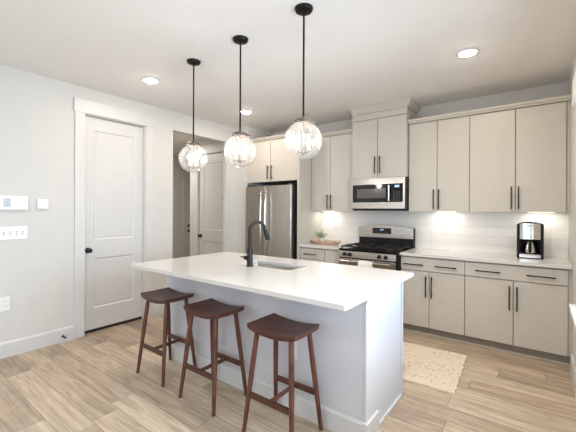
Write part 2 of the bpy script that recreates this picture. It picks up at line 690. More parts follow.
# the closet behind the pantry door (its darkness put into the wall colour)
w = MB()
w.box(-4.95, -4.9, 1.4, 2.58, 0, H).box(-4.9, T, 1.4, 1.45, 0, H).box(-4.9, T, 2.53, 2.58, 0, H)
struct(w.build('wall_closet', 'gap'))

# baseboards
def baseboard(name, pts):
    struct(MB().poly([(0, 0), (0.016, 0), (0.016, .125), (0.010, .145), (0, .145)], *pts).build(name, 'trim'))


b = MB()
b.poly([(XL, 0), (XL + .016, 0), (XL + .016, .13), (XL + .009, .147), (XL, .147)], 'Y', YR, 1.5075)
struct(b.build('baseboard_left', 'trim'))
b = MB()
b.poly([(XL, 0), (XL + .016, 0), (XL + .016, .13), (XL + .009, .147), (XL, .147)], 'Y', 2.421, 2.722)
b.poly([(XL, 0), (XL + .016, 0), (XL + .016, .13), (XL + .009, .147), (XL, .147)], 'Y', 3.705, 3.904)
struct(b.build('baseboard_hall', 'trim'))
b = MB()
for a, bb in ((YR, G0 - .09), (G1 + .09, 3.85)):
    b.poly([(XR, 0), (XR - .016, 0), (XR - .016, .13), (XR - .009, .147), (XR, .147)], 'Y', a, bb)
struct(b.build('baseboard_right', 'trim'))
b = MB()
b.poly([(YR, 0), (YR + .016, 0), (YR + .016, .13), (YR + .009, .147), (YR, .147)], 'X', XL + .02, XR - .02)
struct(b.build('baseboard_rear', 'trim'))

# pantry door: casing, jambs, slab, knob
c = MB()
c.box(XL, XL + .02, 1.508, D0 + .004, 0, DT + .002).box(XL, XL + .02, D1 - .004, 2.420, 0, DT + .002)
c.box(XL, XL + .026, 1.495, 2.436, DT - .004, 2.602)
struct(c.build('trim_1', 'trim', bevel=0.002))
j = MB()
j.box(T, XL, D0, D0 + .012, 0, DT).box(T, XL, D1 - .012, D1, 0, DT).box(T, XL, D0, D1, DT - .012, DT)
j.box(T + .004, XL - .072, D0 + .012, D0 + .024, 0, DT - .012).box(T + .004, XL - .072, D1 - .024, D1 - .012, 0, DT - .012)
struct(j.build('trim_2', 'trim'))
PX = XL - 0.046
door1 = struct(panel_door(D0 + .015, D1 - .015, .034, DT - .016, PX, PX - .026,
                          [(D0 + .125, D1 - .125, 1.05, 2.30), (D0 + .125, D1 - .125, .27, .84)]).build('door_1', 'trim'))
bx(PX - .024, PX - .004, D0 + .016, D1 - .016, .0005, .0335).build('door_gap_shade', 'gap', door1)  # dark box painting in the shade of the gap under the door
k = MB()
k.lathe([(.0, .0), (.032, .0), (.032, .006), (.012, .010), (.011, .030), (.020, .036), (.027, .048), (.026, .060), (.016, .067), (0, .068)],
        (PX, D0 + .060, .935), 'X', 24)
k.build('door_knob', 'black', door1, smooth=True)

# hall door in the far hall wall
c = MB()
c.box(HD0 - .115, HD0 + .004, HYB - .02, HYB, 0, HDT + .002).box(HD1 - .004, HD1 + .11, HYB - .02, HYB, 0, HDT + .002)
c.box(HD0 - .128, HD1 + .122, HYB - .028, HYB, HDT - .004, 2.615)
struct(c.build('trim_3', 'trim', bevel=0.002))
j = MB()
j.box(HD0, HD0 + .012, HYB, HYB + .12, 0, HDT).box(HD1 - .012, HD1, HYB, HYB + .12, 0, HDT).box(HD0, HD1, HYB, HYB + .12, HDT - .012, HDT)
struct(j.build('trim_4', 'trim'))
door2 = struct(panel_door(HD0 + .015, HD1 - .015, .01, HDT - .016, HYB + .02, HYB + .06,
                          [(HD0 + .14, HD1 - .14, 1.02, 2.28), (HD0 + .14, HD1 - .14, .25, .80)], 'Y').build('door_2', 'trim'))
k = MB()
k.lathe([(.0, .0), (.032, .0), (.032, -.006), (.012, -.010), (.011, -.030), (.020, -.036), (.027, -.048), (.026, -.060), (.016, -.067), (0, -.068)],
        (HD0 + .068, HYB + .02, .90), 'Y', 24)
k.build('door_knob', 'black', door2, smooth=True)
k = MB().lathe([(0, 0), (.011, 0), (.011, -.006), (.006, -.009), (0, -.009)], (-4.625, HYB + .02, 1.615), 'Y', 16)
k.build('door_viewer', 'black', door2, smooth=True)

# far door at the end of the hall
c = MB()
c.box(HX, HX + .02, 5.16, 5.26, 0, 2.06).box(HX, HX + .02, 6.06, 6.16, 0, 2.06).box(HX, HX + .026, 5.14, 6.18, 2.05, 2.17)
struct(c.build('trim_5', 'trim', bevel=0.002))
door3 = struct(panel_door(5.26, 6.06, .01, 2.05, HX + .012, HX + .001, [(5.39, 5.93, 1.02, 1.92), (5.39, 5.93, .25, .80)]).build('door_3', 'trim'))
k = MB().lathe([(0, 0), (.03, 0), (.03, .008), (.012, .012), (.011, .034), (.026, .046), (.024, .06), (0, .064)], (HX + .012, 5.33, .86), 'X', 20)
k.build('door_knob', 'black', door3, smooth=True)
k = MB().lathe([(0, 0), (.03, 0), (.03, .012), (.02, .016), (0, .016)], (HX + .012, 5.33, 1.0), 'X', 20)
k.build('deadbolt', 'black', door3, smooth=True)

# side window in the right wall (cased, with a deep stool)
w1 = MB()
w1.box(XR - .020, XR, W1 - .004, W1 + .09, WZ0, WZ1).box(XR - .020, XR, W0 - .09, W0 + .004, WZ0, WZ1)
w1.box(XR - .072, XR, W0 - .105, W1 + .105, WZ1 - .004, WZ1 + .15)
win = struct(w1.build('window_1', 'trim', bevel=0.003))
MB().box(XR - .084, XR + .1, W0 - .12, W1 + .12, WZ0 - .028, WZ0).build('window_stool', 'trim', win, bevel=.004)
MB().box(XR - .018, XR, W0 - .09, W1 + .09, WZ0 - .12, WZ0 - .028).build('window_apron', 'trim', win, bevel=.003)
s = MB()
for y in (W0, (W0 + W1) / 2 - .03, W1 - .06):
    s.box(XR + .05, XR + .09, y, y + .06, WZ0, WZ1)
s.box(XR + .05, XR + .09, W0, W1, WZ0, WZ0 + .06).box(XR + .05, XR + .09, W0, W1, WZ1 - .06, WZ1)
s.box(XR + .05, XR + .09, W0, W1, 1.40, 1.45)
s.build('window_sash', 'trim', win, bevel=.002)
bx(XR + .066, XR + .072, W0 + .05, W1 - .05, WZ0 + .05, WZ1 - .05).build('window_pane', 'pane', win)
f = MB()
f.box(XR + .03, XR + .09, G0, G0 + .07, .0, GT).box(XR + .03, XR + .09, G1 - .07, G1, .0, GT).box(XR + .03, XR + .09, G0, G1, GT - .07, GT)
f.box(XR + .03, XR + .09, G0, G1, 0, .09).box(XR + .03, XR + .09, (G0 + G1) / 2 - .05, (G0 + G1) / 2 + .05, 0, GT)
f.box(XR - .02, XR, G0 - .09, G0, 0, GT + .09).box(XR - .02, XR, G1, G1 + .09, 0, GT + .09).box(XR - .02, XR, G0, G1, GT, GT + .09)
gd = struct(f.build('door_4', 'trim'))
bx(XR + .056, XR + .062, G0 + .06, G1 - .06, .08, GT - .06).build('door_pane', 'pane', gd)
# living-room windows behind the camera
for i, (a, bb) in enumerate(RW):
    f = MB()
    f.box(a - .09, a, YR, YR + .02, R0, R1).box(bb, bb + .09, YR, YR + .02, R0, R1)
    f.box(a - .1, bb + .1, YR, YR + .026, R1, R1 + .14).box(a - .1, bb + .1, YR, YR + .05, R0 - .03, R0)
    f.box(a, a + .05, YR - .08, YR - .04, R0, R1).box(bb - .05, bb, YR - .08, YR - .04, R0, R1)
    f.box(a, bb, YR - .08, YR - .04, R0, R0 + .05).box(a, bb, YR - .08, YR - .04, R1 - .05, R1)
    f.box((a + bb) / 2 - .03, (a + bb) / 2 + .03, YR - .08, YR - .04, R0, R1)
    wo = struct(f.build('window_%d' % (i + 2), 'trim'))
    bx(a + .04, bb - .04, YR - .063, YR - .057, R0 + .04, R1 - .04).build('window_pane', 'pane', wo)

# tiled splashback
struct(bx(-2.742, XR - .001, YB - .010, YB, .9145, 1.392).build('trim_6', 'tile'))


# ------------------------------------------------------------------ cabinets
YD, YU = 3.91, 4.19            # faces of base and wall cabinet doors


def bar_handle(parent, p0, p1, out, name='handle', r=0.0055):
    """square-section black bar pull on two short posts. p0-p1 the bar ends on the door face, out = direction off the face"""
    p0, p1, out = Vector(p0), Vector(p1), Vector(out)
    mb = MB()
    d = (p1 - p0).normalized()
    q = 0.030
    a, b2 = p0 + out * q, p1 + out * q
    side = d.cross(out).normalized()

    def beam(s, e, hw):
        dd = (e - s).normalized()
        u = side
        v = dd.cross(u).normalized()
        vs = [mb.bm.verts.new(pt + u * i * hw + v * jj * hw) for pt in (s, e) for i, jj in ((-1, -1), (1, -1), (1, 1), (-1, 1))]
        for f in ((0, 1, 2, 3), (7, 6, 5, 4), (0, 4, 5, 1), (1, 5, 6, 2), (2, 6, 7, 3), (3, 7, 4, 0)):
            mb.bm.faces.new([vs[i] for i in f])
    beam(a, b2, r)
    for t in (0.12, 0.88):
        pt = p0.lerp(p1, t)
        beam(pt, pt + out * (q - r), r * 0.85)
    return mb.build(name, 'black', parent, bevel=.001)


def wall_cabinet(label, x0, x1, z0, z1, seam, yf, handles, hz, crown=True, name='wall_cabinet', yback=YB - .0005, tall=False, crown_l=None, crown_r=None):
    t = thing(name, label, 'cabinet', ((x0 + x1) / 2, (yf + yback) / 2, z0), 'greige wall cabinets')
    body = MB().box(x0, x1, yf + .032, yback, z0, z1 + .03)
    body.build('cabinet_body', 'cab', t)
    for a, b2, hx in ((x0 + .0032, seam - .0032, handles[0]), (seam + .0032, x1 - .0032, handles[1])):
        d = bx(a, b2, yf, yf + .019, z0 - .004, z1).build('door', 'cab', t, bevel=.0015)
        bar_handle(d, (hx, yf, hz[0]), (hx, yf, hz[1]), (0, -1, 0))
    if tall:
        fr = MB().box(x0, x1, yf + .001, yf + .021, z1 + .007, 2.664).box(x0, x1, yf + .021, yback, z1 + .03, 2.668)
        fr.build('frieze', 'cab', t, bevel=.0015)
        # crown: flares out to the front and along both returns
        cr = MB()
        bm = cr.bm
        o = .062
        ring = []
        for (dd, z) in ((.016, 2.6645), (.017, 2.676), (o - .006, 2.722), (o, 2.728), (o, 2.7425)):
            ring.append([bm.verts.new(p) for p in ((x0, yback, z), (x0, yf - dd, z), (x1 + dd, yf - dd, z), (x1 + dd, yback, z))])
        for r0, r1 in zip(ring, ring[1:]):
            for i in range(4):
                j2 = (i + 1) % 4
                bm.faces.new((r0[i], r0[j2], r1[j2], r1[i]))
        bm.faces.new(ring[0])
        bm.faces.new(ring[-1])
        cr.build('crown_moulding', 'cab', t)
    elif crown:
        cl = x0 if crown_l is None else crown_l
        crr = x1 if crown_r is None else crown_r
        cr = MB().poly([(yf + .022, z1 + .009), (yf - .012, z1 + .009), (yf - .014, z1 + .018), (yf - .040, z1 + .036), (yf - .043, z1 + .052), (yf + .022, z1 + .052)],
                       'X', cl, crr)
        cr.box(x0, x1, yf + .022, yback, z1 + .03, z1 + .052)
        cr.build('crown_moulding', 'cab', t)
    return t


Z1 = 2.452
wall_cabinet('greige two-door wall cabinet next to the refrigerator, left of the microwave', -2.719, -2.038, 1.393, Z1, -2.397, YU, (-2.434, -2.378), (1.414, 1.622))
wall_cabinet('taller two-door cabinet with big flared crown directly above the microwave', -2.032, -1.302, 1.818, 2.578, -1.674, 4.135, (-1.703, -1.639), (1.872, 2.092), tall=True, name='wall_cabinet')
wall_cabinet('greige two-door wall cabinet between the microwave and the wider end cabinet', -1.296, -.6305, 1.393, Z1, -.969, YU, (-1.003, -.946), (1.415, 1.648))
wc = wall_cabinet('wide two-door wall cabinet in the right corner above the coffee maker', -.6295, .2, 1.393, Z1, -.208, YU, (-.242, -.181), (1.415, 1.652), crown_r=XR - .001)
bx(.2, XR - .001, YU + .02, YB - .001, 1.390, Z1 + .03).build('filler_strip', 'cab', wc)
wall_cabinet('two-door cabinet above the refrigerator', -3.748, -2.763, 1.832, Z1, -3.263, 3.89, (-3.302, -3.225), (1.862, 2.070))

sp = thing('refrigerator_end_panel', 'tall greige end panel standing right of the refrigerator, beside the wooden tray counter', 'panel', (-2.74, 4.2, 0))
bx(-2.760, -2.722, 3.885, YB - .0005, 0, 2.504).build('panel', 'cab', sp, bevel=.001)


def base_cabinet(label, x0, x1, fronts, drawers, yf=YD, filler=None):
    t = thing('base_cabinet', label, 'cabinet', ((x0 + x1) / 2, 4.2, 0), 'greige base cabinets')
    bx(x0, x1, yf + .034, YB - .001, .096, .8805).build('cabinet_body', 'cab', t)
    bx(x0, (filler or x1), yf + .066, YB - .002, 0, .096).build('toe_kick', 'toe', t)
    bx(x0, (filler or x1), yf + .055, yf + .0655, 0, .014).build('shoe_moulding', 'cab', t)
    for a, b2, hs in drawers:
        d = bx(a + .002, b2 - .002, yf, yf + .019, .726, .866).build('drawer_front', 'cab', t, bevel=.0015)
        for h0, h1 in hs:
            bar_handle(d, (h0, yf, .790), (h1, yf, .790), (0, -1, 0))
    for a, b2, zt, hx in fronts:
        d = bx(a + .0032, b2 - .0032, yf, yf + .019, .097, zt).build('door', 'cab', t, bevel=.0015)
        if hx:
            bar_handle(d, (hx, yf, .436), (hx, yf, .671), (0, -1, 0))
    if filler:
        bx(x1, filler, yf + .02, YB - .001, .096, .8805).build('filler_strip', 'cab', t)
    return t


base_cabinet('greige base cabinet with a drawer under the wooden tray, beside the refrigerator panel', -2.720, -2.3225, [(-2.720, -2.3225, .718, -2.36)], [(-2.720, -2.3225, [(-2.652, -2.440)])])
base_cabinet('narrow drawerless base cabinet squeezed against the left side of the range', -2.3215, -2.0745, [(-2.3215, -2.0745, .868, None)], [])
base_cabinet('greige base cabinet just right of the range, two handles on its one wide drawer', -1.296, -.6295,
             [(-1.296, -.982, .718, -1.012), (-.982, -.6295, .718, -.952)], [(-1.296, -.6295, [(-1.258, -1.040), (-.921, -.704)])])
base_cabinet('wide base cabinet in the right corner under the coffee maker', -.6285, .203,
             [(-.6285, -.207, .718, -.238), (-.207, .203, .718, -.177)], [(-.6285, .203, [(-.531, -.311), (-.105, .115)])], filler=XR - .001)

wt = bx(-2.7195, -2.0735, 3.882, YB - .0105, .882, .914).build('worktop', 'quartz', bevel=.002)
tag(wt, 'short white quartz worktop between refrigerator panel and range', 'countertop')
wt = bx(-1.2985, XR - .002, 3.882, YB - .0105, .882, .914).build('worktop', 'quartz', bevel=.002)
tag(wt, 'long white quartz worktop right of the range, holding the coffee maker', 'countertop')

# under-cabinet light bars
for x0, x1, lab in ((-2.66, -2.44, 'slim light bar under the wall cabinet above the wooden tray'),
                    (-1.04, -.80, 'slim light bar under the wall cabinet just right of the microwave'),
                    (-.12, .12, 'slim light bar under the corner wall cabinet above the coffee maker')):
    t = thing('undercabinet_light', lab, 'light', ((x0 + x1) / 2, 4.40, 1.384), 'under-cabinet light bars')
    bx(x0, x1, 4.375, 4.425, 1.3865, 1.3925).build('housing', 'plastic', t)
    bx(x0 + .01, x1 - .01, 4.380, 4.420, 1.3845, 1.3865).build('diffuser', 'strip', t)
    area('bar_glow', ((x0 + x1) / 2, 4.40, 1.382), ((x0 + x1) / 2, 4.42, 0), x1 - x0, .03, .7, WARM)

# ------------------------------------------------------------------ refrigerator
t = thing('refrigerator', 'stainless french-door refrigerator with curved bar handles', 'refrigerator', (-3.24, 4.2, 0))
FX0, FX1, FS = -3.698, -2.806, -3.285
bx(FX0, FX1, 3.875, 4.49, .02, 1.765).build('cabinet_body', 'steel_dark', t, bevel=.004)
for a, b2 in ((FX0 + .002, FS - .003), (FS + .003, FX1 - .002)):
    d = bx(a, b2, 3.805, 3.868, .70, 1.760).build('door', 'steel', t, bevel=.008, seg=3)
    hx = FS - .045 if b2 < FS else FS + .045
    pts = [(hx, 3.805, .80), (hx, 3.775, .81), (hx, 3.756, .85)]
    for i in range(9):
        u = i / 8
        pts.append((hx, 3.752 - .014 * math.sin(math.pi * u), .87 + u * .75))
    pts += [(hx, 3.756, 1.64), (hx, 3.775, 1.675), (hx, 3.805, 1.685)]
    MB().tube(pts, .013, 12).build('handle', 'chrome', d, smooth=True)
d = bx(FX0 + .002, FX1 - .002, 3.805, 3.868, .06, .692).build('freezer_drawer', 'steel', t, bevel=.008, seg=3)
MB().tube([(-3.62, 3.805, .60), (-3.61, 3.76, .60), (-3.24, 3.748, .60), (-2.92, 3.76, .60), (-2.91, 3.805, .60)], .013, 12).build('handle', 'chrome', d, smooth=True)
for x in (FX0 + .05, FX1 - .05):
    bx(x - .04, x + .04, 3.84, 3.96, 1.766, 1.786).build('hinge_cover', 'steel_dark', t, bevel=.004)
g = bx(FX0, FX1, 3.885, 3.92, .0, .055).build('kick_grille', 'steel_dark', t)

# ------------------------------------------------------------------ range
RX0, RX1 = -2.070, -1.302
t = thing('gas_range', 'stainless gas range with black cast-iron grates under the microwave', 'range', (-1.683, 4.2, 0))
bx(RX0, RX1, 3.868, 4.49, .03, .885).build('oven_body', 'black_plastic', t, bevel=.002)
bx(RX0, RX1, 3.845, 4.40, .886, .914).build('cooktop', 'black_gloss', t, bevel=.005)
cp = MB().poly([(3.868, .805), (3.838, .806), (3.846, .884), (3.868, .884)], 'X', RX0 + .003, RX1 - .028)
cp = cp.build('control_panel', 'steel_h', t, bevel=.002)
bx(RX1 - .026, RX1, 3.850, 3.868, .06, .884).build('side_trim', 'black_plastic', t)
for x in (-1.985, -1.915, -1.53, -1.45):
    kb = MB().lathe([(0, 0), (.024, 0), (.024, -.006), (.020, -.010), (.018, -.032), (.014, -.036), (0, -.036)], (x, 3.842, .845), 'Y', 20)
    kb.box(x - .004, x + .004, 3.800, 3.810, .829, .861)
    kb.build('knob', 'black_plastic', cp, smooth=True)
dr = bx(RX0 + .006, RX1 - .030, 3.836, 3.866, .235, .792).build('oven_door', 'steel_h', t, bevel=.004)
bx(RX0 + .03, RX1 - .055, 3.832, 3.8365, .30, .705).build('oven_window', 'black_gloss', dr, bevel=.001)
hb = MB().tube([(RX0 + .05, 3.795, .765), (RX1 - .075, 3.795, .765)], .0155, 14)
for x in (RX0 + .075, RX1 - .10):
    hb.tube([(x, 3.836, .765), (x, 3.795, .765)], .010, 10)
hb.build('oven_handle', 'steel_h', dr, smooth=True)
bx(RX0 + .006, RX1 - .030, 3.838, 3.866, .075, .225).build('warming_drawer', 'steel_h', t, bevel=.004)
# backguard, gently arched along its top
RX0 += .016
bgp = [(RX0, .918), (RX1, .918)]
n = 14
for i in range(n + 1):
    u = i / n
    bgp.append((RX1 + (RX0 - RX1) * u, 1.168 + .028 * math.sin(math.pi * u)))
bgp.append((RX0, .918))
bgp = bgp[:-1]
bg = MB()
front = []
lo0 = [(p[0], p[1]) for p in bgp]
bg.poly(lo0, 'Y', 4.415, 4.495)
bg.build('backguard', 'black_plastic', t)
sp2 = [(RX0 + .001, 1.030), (RX1 - .001, 1.030)] + [(p[0], p[1] + .004) for p in bgp[2:]]
face = MB().poly(sp2, 'Y', 4.392, 4.4145).build('backguard_face', 'steel_h', t, bevel=.003)
RX0 -= .016
disp = bx(-1.845, -1.585, 4.388, 4.3925, 1.085, 1.162).build('clock_panel', 'black_gloss', face, bevel=.001)
dg = MB()
for i, x in enumerate((-1.732, -1.716, -1.700)):
    dg.box(x, x + .010, 4.3868, 4.388, 1.128, 1.148)
dg.build('clock_digits', 'display', disp)
for s_ in (-1, 1):
    for i in range(3):
        x = -1.715 + s_ * (.045 + .028 * i)
        bx(x - .006, x + .006, 4.3870, 4.388, 1.105, 1.112).build('touch_key', 'slot', disp)
# burners and grates
for bx_, by_ in ((-1.90, 4.00), (-1.46, 4.00), (-1.90, 4.26), (-1.46, 4.26), (-1.68, 4.13)):
    b_ = MB().lathe([(0, 0), (.052, 0), (.050, .006), (.036, .009), (.036, .012), (0, .012)], (bx_, by_, .914), 'Z', 20).build('burner', 'steel_dark', t, smooth=True)
    MB().lathe([(0, .0125), (.036, .0125), (.037, .015), (.030, .018), (0, .0185)], (bx_, by_, .914), 'Z', 20).build('burner_cap', 'iron', b_, smooth=True)
for gx0, gx1 in ((RX0 + .02, -1.812), (-1.806, -1.560), (-1.554, RX1 - .02)):
    g = MB()
    zt0, zt1 = .934, .947
    y0, y1 = 3.872, 4.376
    g.box(gx0, gx1, y0, y0 + .014, zt0, zt1).box(gx0, gx1, y1 - .014, y1, zt0, zt1)
    g.box(gx0, gx0 + .014, y0, y1, zt0, zt1).box(gx1 - .014, gx1, y0, y1, zt0, zt1)
    mx_ = (gx0 + gx1) / 2
    g.box(gx0, gx1, 4.117, 4.131, zt0, zt1)
    for yy in (4.0, 4.25):
        g.box(gx0, gx0 + .075, yy - .006, yy + .006, zt0, zt1 + .006).box(gx1 - .075, gx1, yy - .006, yy + .006, zt0, zt1 + .006)
    for ya, yb in ((y0, y0 + .075), (4.05, 4.20), (y1 - .075, y1)):
        g.box(mx_ - .006, mx_ + .006, ya, yb, zt0, zt1 + .006)
    for xx in (gx0, gx1 - .014):
        for yy in (y0, y1 - .014):
            g.box(xx, xx + .014, yy, yy + .014, .9142, zt0)
    g.build('grate', 'iron', t, bevel=.002)

# white towel over the oven handle
tw = MB()
bm = tw.bm
nx, prof = 12, []
for i in range(8):
    prof.append((3.8155, .60 + i * (.765 - .60) / 8))
for i in range(9):
    a = math.pi * i / 8
    prof.append((3.795 + .0205 * math.cos(a), .765 + .0205 * math.sin(a)))
for i in range(1, 12):
    prof.append((3.7740 - .001 * (1 + math.sin(i)), .765 - i * .20 / 11))
rows = []
for i in range(nx + 1):
    u = i / nx
    x = -1.772 + u * .180
    rows.append([bm.verts.new((x, y - (.003 * (1 + math.sin(u * 9 + z * 6)) * (1 if z < .76 and y < 3.79 else 0)), z)) for y, z in prof])
for a, b2 in zip(rows, rows[1:]):
    for i in range(len(prof) - 1):
        bm.faces.new((a[i], a[i + 1], b2[i + 1], b2[i]))
to = tw.build('dish_towel', 'towel', smooth=True, angle=80)
so = to.modifiers.new('thickness', 'SOLIDIFY')
so.thickness = .003
so.offset = 0
tag(to, 'white dish towel hanging over the oven door handle', 'towel')

# ------------------------------------------------------------------ microwave
MX0, MX1, MZ0, MZ1, MY = -2.029, -1.304, 1.411, 1.811, 4.105
t = thing('microwave', 'stainless over-the-range microwave with black window', 'microwave', (-1.68, 4.3, MZ0))
bx(MX0 + .002, MX1, MY + .032, YB - .011, MZ0, MZ1).build('case', 'steel_dark', t, bevel=.003)
fr = MB().box(MX0, MX1 - .012, MY + .004, MY + .031, MZ1 - .078, MZ1).box(MX0, MX1 - .012, MY + .004, MY + .031, MZ0 + .012, MZ0 + .092)
fr.box(MX0, MX0 + .022, MY + .004, MY + .031, MZ0 + .092, MZ1 - .078).box(MX1 - .036, MX1 - .012, MY + .004, MY + .031, MZ0 + .092, MZ1 - .078)
fr.build('front_frame', 'steel_h', t)
dr = bx(MX0 + .0225, MX1 - .174, MY, MY + .031, MZ0 + .0925, MZ1 - .0785).build('door', 'black_gloss', t, bevel=.002)
bx(MX0 + .085, MX1 - .250, MY - .0015, MY, MZ0 + .145, MZ1 - .135).build('door_window', mat('smoked_glass', (92, 90, 88), .12, var=.03), dr)
hb = MB().tube([(MX1 - .200, MY - .03, MZ0 + .11), (MX1 - .200, MY - .03, MZ1 - .10)], .011, 12)
for z in (MZ0 + .13, MZ1 - .12):
    hb.tube([(MX1 - .200, MY, z), (MX1 - .200, MY - .03, z)], .008, 10)
hb.build('handle', 'chrome', dr, smooth=True)
cp = bx(MX1 - .1735, MX1 - .0365, MY, MY + .031, MZ0 + .0925, MZ1 - .0785).build('control_panel', 'black_gloss', t, bevel=.001)
bx(MX1 - .135, MX1 - .080, MY - .001, MY, MZ1 - .125, MZ1 - .098).build('display', 'display', cp)
kp = MB()
for r in range(6):
    for c_ in range(3):
        kp.box(MX1 - .155 + c_ * .033, MX1 - .131 + c_ * .033, MY - .0008, MY, MZ0 + .108 + r * .022, MZ0 + .120 + r * .022)
kp.build('keypad', 'slot', cp)
bx(MX0 + .01, MX1 - .01, MY + .05, 4.45, MZ0 - .012, MZ0).build('vent_base', 'black_plastic', t)

# ------------------------------------------------------------------ island
IX0, IX1, IY0, IY1 = -2.895, -.825, 1.882, 2.545
PW = 2.038          # back of the pony wall
t = thing('kitchen_island', 'white kitchen island carrying the sink, with the stools in front', 'island', (-1.87, 2.2, 0))
bx(IX0, IX1 - .019, IY0, PW, 0, .8835).build('front_panel', 'island', t)
e = bx(IX1 - .018, IX1, IY0 - .001, PW, .130, .842).build('end_post', 'trim', t, bevel=.002)
bx(IX1 - .018, IX1 + .012, IY0 - .012, PW + .006, .843, .8835).build('post_cap', 'trim', t, bevel=.004)
bx(IX1 - .018, IX1 + .016, IY0 - .018, PW + .012, 0, .1295).build('post_plinth', 'trim', t, bevel=.003)
bb = MB().poly([(IY0, 0), (IY0 - .016, 0), (IY0 - .016, .115), (IY0 - .009, .13), (IY0, .13)], 'X', IX0, IX1 - .0185)
bb.build('baseboard', 'trim', t)
# cabinet run on the working side, open above where the sink hangs
cb = MB().box(IX0, -2.235, PW + .001, IY1 - .03, .10, .8835).box(-1.555, IX1 - .022, PW + .001, IY1 - .03, .10, .8835)
cb.box(-2.235, -1.555, PW + .001, IY1 - .03, .10, .62).box(IX0 + .02, IX1 - .06, PW + .001, IY1 - .09, 0, .10)
cb.build('cabinet_run', 'cab', t)
bx(IX1 - .021, IX1 - .012, PW + .013, IY1 - .02, 0, .8835).build('end_panel', 'island', t)
bx(IX1 - .021, IX1 + .002, IY1 - .019, IY1, 0, .8835).build('end_stile', 'island', t, bevel=.001)
bx(IX1 - .0115, IX1 + .002, PW + .013, IY1 + .002, 0, .024).build('shoe_moulding', 'trim', t, bevel=.003)
xs = [IX0, -2.45, -2.04, -1.60, -1.22, IX1 - .022]
for a, b2 in zip(xs, xs[1:]):
    d = bx(a + .002, b2 - .002, IY1 - .029, IY1 - .010, .11, .865).build('door', 'cab', t, bevel=.0015)
    bar_handle(d, (a + .05, IY1 - .010, .60), (a + .05, IY1 - .010, .83), (0, 1, 0))

# counter slab with the sink cut-out and rounded outer corners
CX0, CX1, CY0, CY1, CZ0, CZ1 = -2.905, -.787, 1.535, 2.690, .884, .914
SX0, SX1, SY0, SY1 = -2.19, -1.605, 2.150, 2.420
ct = MB()
bm = ct.bm


def rrect(x0, x1, y0, y1, r, n=6):
    pts = []
    for cx_, cy_, a0 in ((x1 - r, y1 - r, 0), (x0 + r, y1 - r, 90), (x0 + r, y0 + r, 180), (x1 - r, y0 + r, 270)):
        for i in range(n + 1):
            a = math.radians(a0 + 90 * i / n)
            pts.append((cx_ + r * math.cos(a), cy_ + r * math.sin(a)))
    return pts


outer = rrect(CX0, CX1, CY0, CY1, .012)
inner = rrect(SX0, SX1, SY0, SY1, .018)


def ring_faces(z, flip):
    o = [bm.verts.new((*p, z)) for p in outer]
    i_ = [bm.verts.new((*p, z)) for p in inner]
    n = len(o)
    for k2 in range(n):
        j2 = (k2 + 1) % n
        bm.faces.new((o[k2], o[j2], i_[j2], i_[k2]))
    return o, i_


o1, i1 = ring_faces(CZ1, 0)
o0, i0 = ring_faces(CZ0, 1)
for k2 in range(len(o1)):
    j2 = (k2 + 1) % len(o1)
    bm.faces.new((o0[k2], o0[j2], o1[j2], o1[k2]))
    bm.faces.new((i0[k2], i0[j2], i1[j2], i1[k2]))
co = ct.build('island_worktop', 'quartz', bevel=.002)
tag(co, 'large white quartz slab on top of the island', 'countertop')

# undermount sink
sk = MB()
bm = sk.bm
rings = []
for (off, z, r) in ((.018, .8825, .04), (-.004, .8825, .034), (-.008, .72, .04), (-.03, .694, .05), (-.09, .690, .03)):
    rings.append([bm.verts.new((*p, z)) for p in rrect(SX0 - off, SX1 + off, SY0 - off, SY1 + off, r)])
for a, b2 in zip(rings, rings[1:]):
    for k2 in range(len(a)):
        j2 = (k2 + 1) % len(a)
        bm.faces.new((a[k2], a[j2], b2[j2], b2[k2]))
bm.faces.new(rings[-1])
t = thing('kitchen_sink', 'stainless undermount sink set into the island slab', 'sink', (-1.92, 2.275, .69))
bo = sk.build('bowl', 'sink', t, smooth=True)
so = bo.modifiers.new('thickness', 'SOLIDIFY')
so.thickness = .0015
MB().lathe([(0, 0), (.045, 0), (.045, .003), (.03, .0015), (0, .0015)], (-1.92, 2.275, .6905), 'Z', 24).build('drain', 'chrome', t, smooth=True)

# faucet
fx, fy = -1.985, 2.098
t = thing('faucet', 'matte black gooseneck pull-down faucet standing on the island', 'faucet', (fx, fy, .914))
MB().lathe([(0, 0), (.029, 0), (.029, .006), (.0255, .010), (.0255, .06), (.0225, .14), (.0165, .165), (.0155, .17), (0, .17)], (fx, fy, .9142), 'Z', 28).build('base', 'black', t, smooth=True)
dx, dy = .38, .925        # spout direction
pts = [(fx, fy, 1.08), (fx, fy, 1.15), (fx, fy, 1.218)]
R = .071
for i in range(1, 15):
    a = math.pi * i / 14 * .93
    q = R - R * math.cos(a)
    pts.append((fx + dx * q, fy + dy * q, 1.222 + R * math.sin(a)))
MB().tube(pts, .0138, 16).build('spout', 'black', t, smooth=True)
e1 = Vector(pts[-1])
dn = (Vector(pts[-1]) - Vector(pts[-2])).normalized()
MB().tube([e1 - dn * .002, e1 + dn * .025, e1 + dn * .03, e1 + dn * .10, e1 + dn * .105], [.0150, .0155, .0180, .0215, .0195], 16).build('spray_head', 'black', t, smooth=True)
hp = Vector((fx, fy, .985))
hd = Vector((-.93, -.10, 0)).normalized()
hh = MB().tube([hp + hd * .020, hp + hd * .032, hp + hd * .034, hp + hd * .052], [.012, .012, .019, .018], 16)
hh.tube([hp + hd * .044, hp + hd * .050 + Vector((.0, -.022, .008)), hp + hd * .052 + Vector((.0, -.050, .014))], [.0065, .0055, .0045], 10)
hh.build('handle', 'black', t, smooth=True)

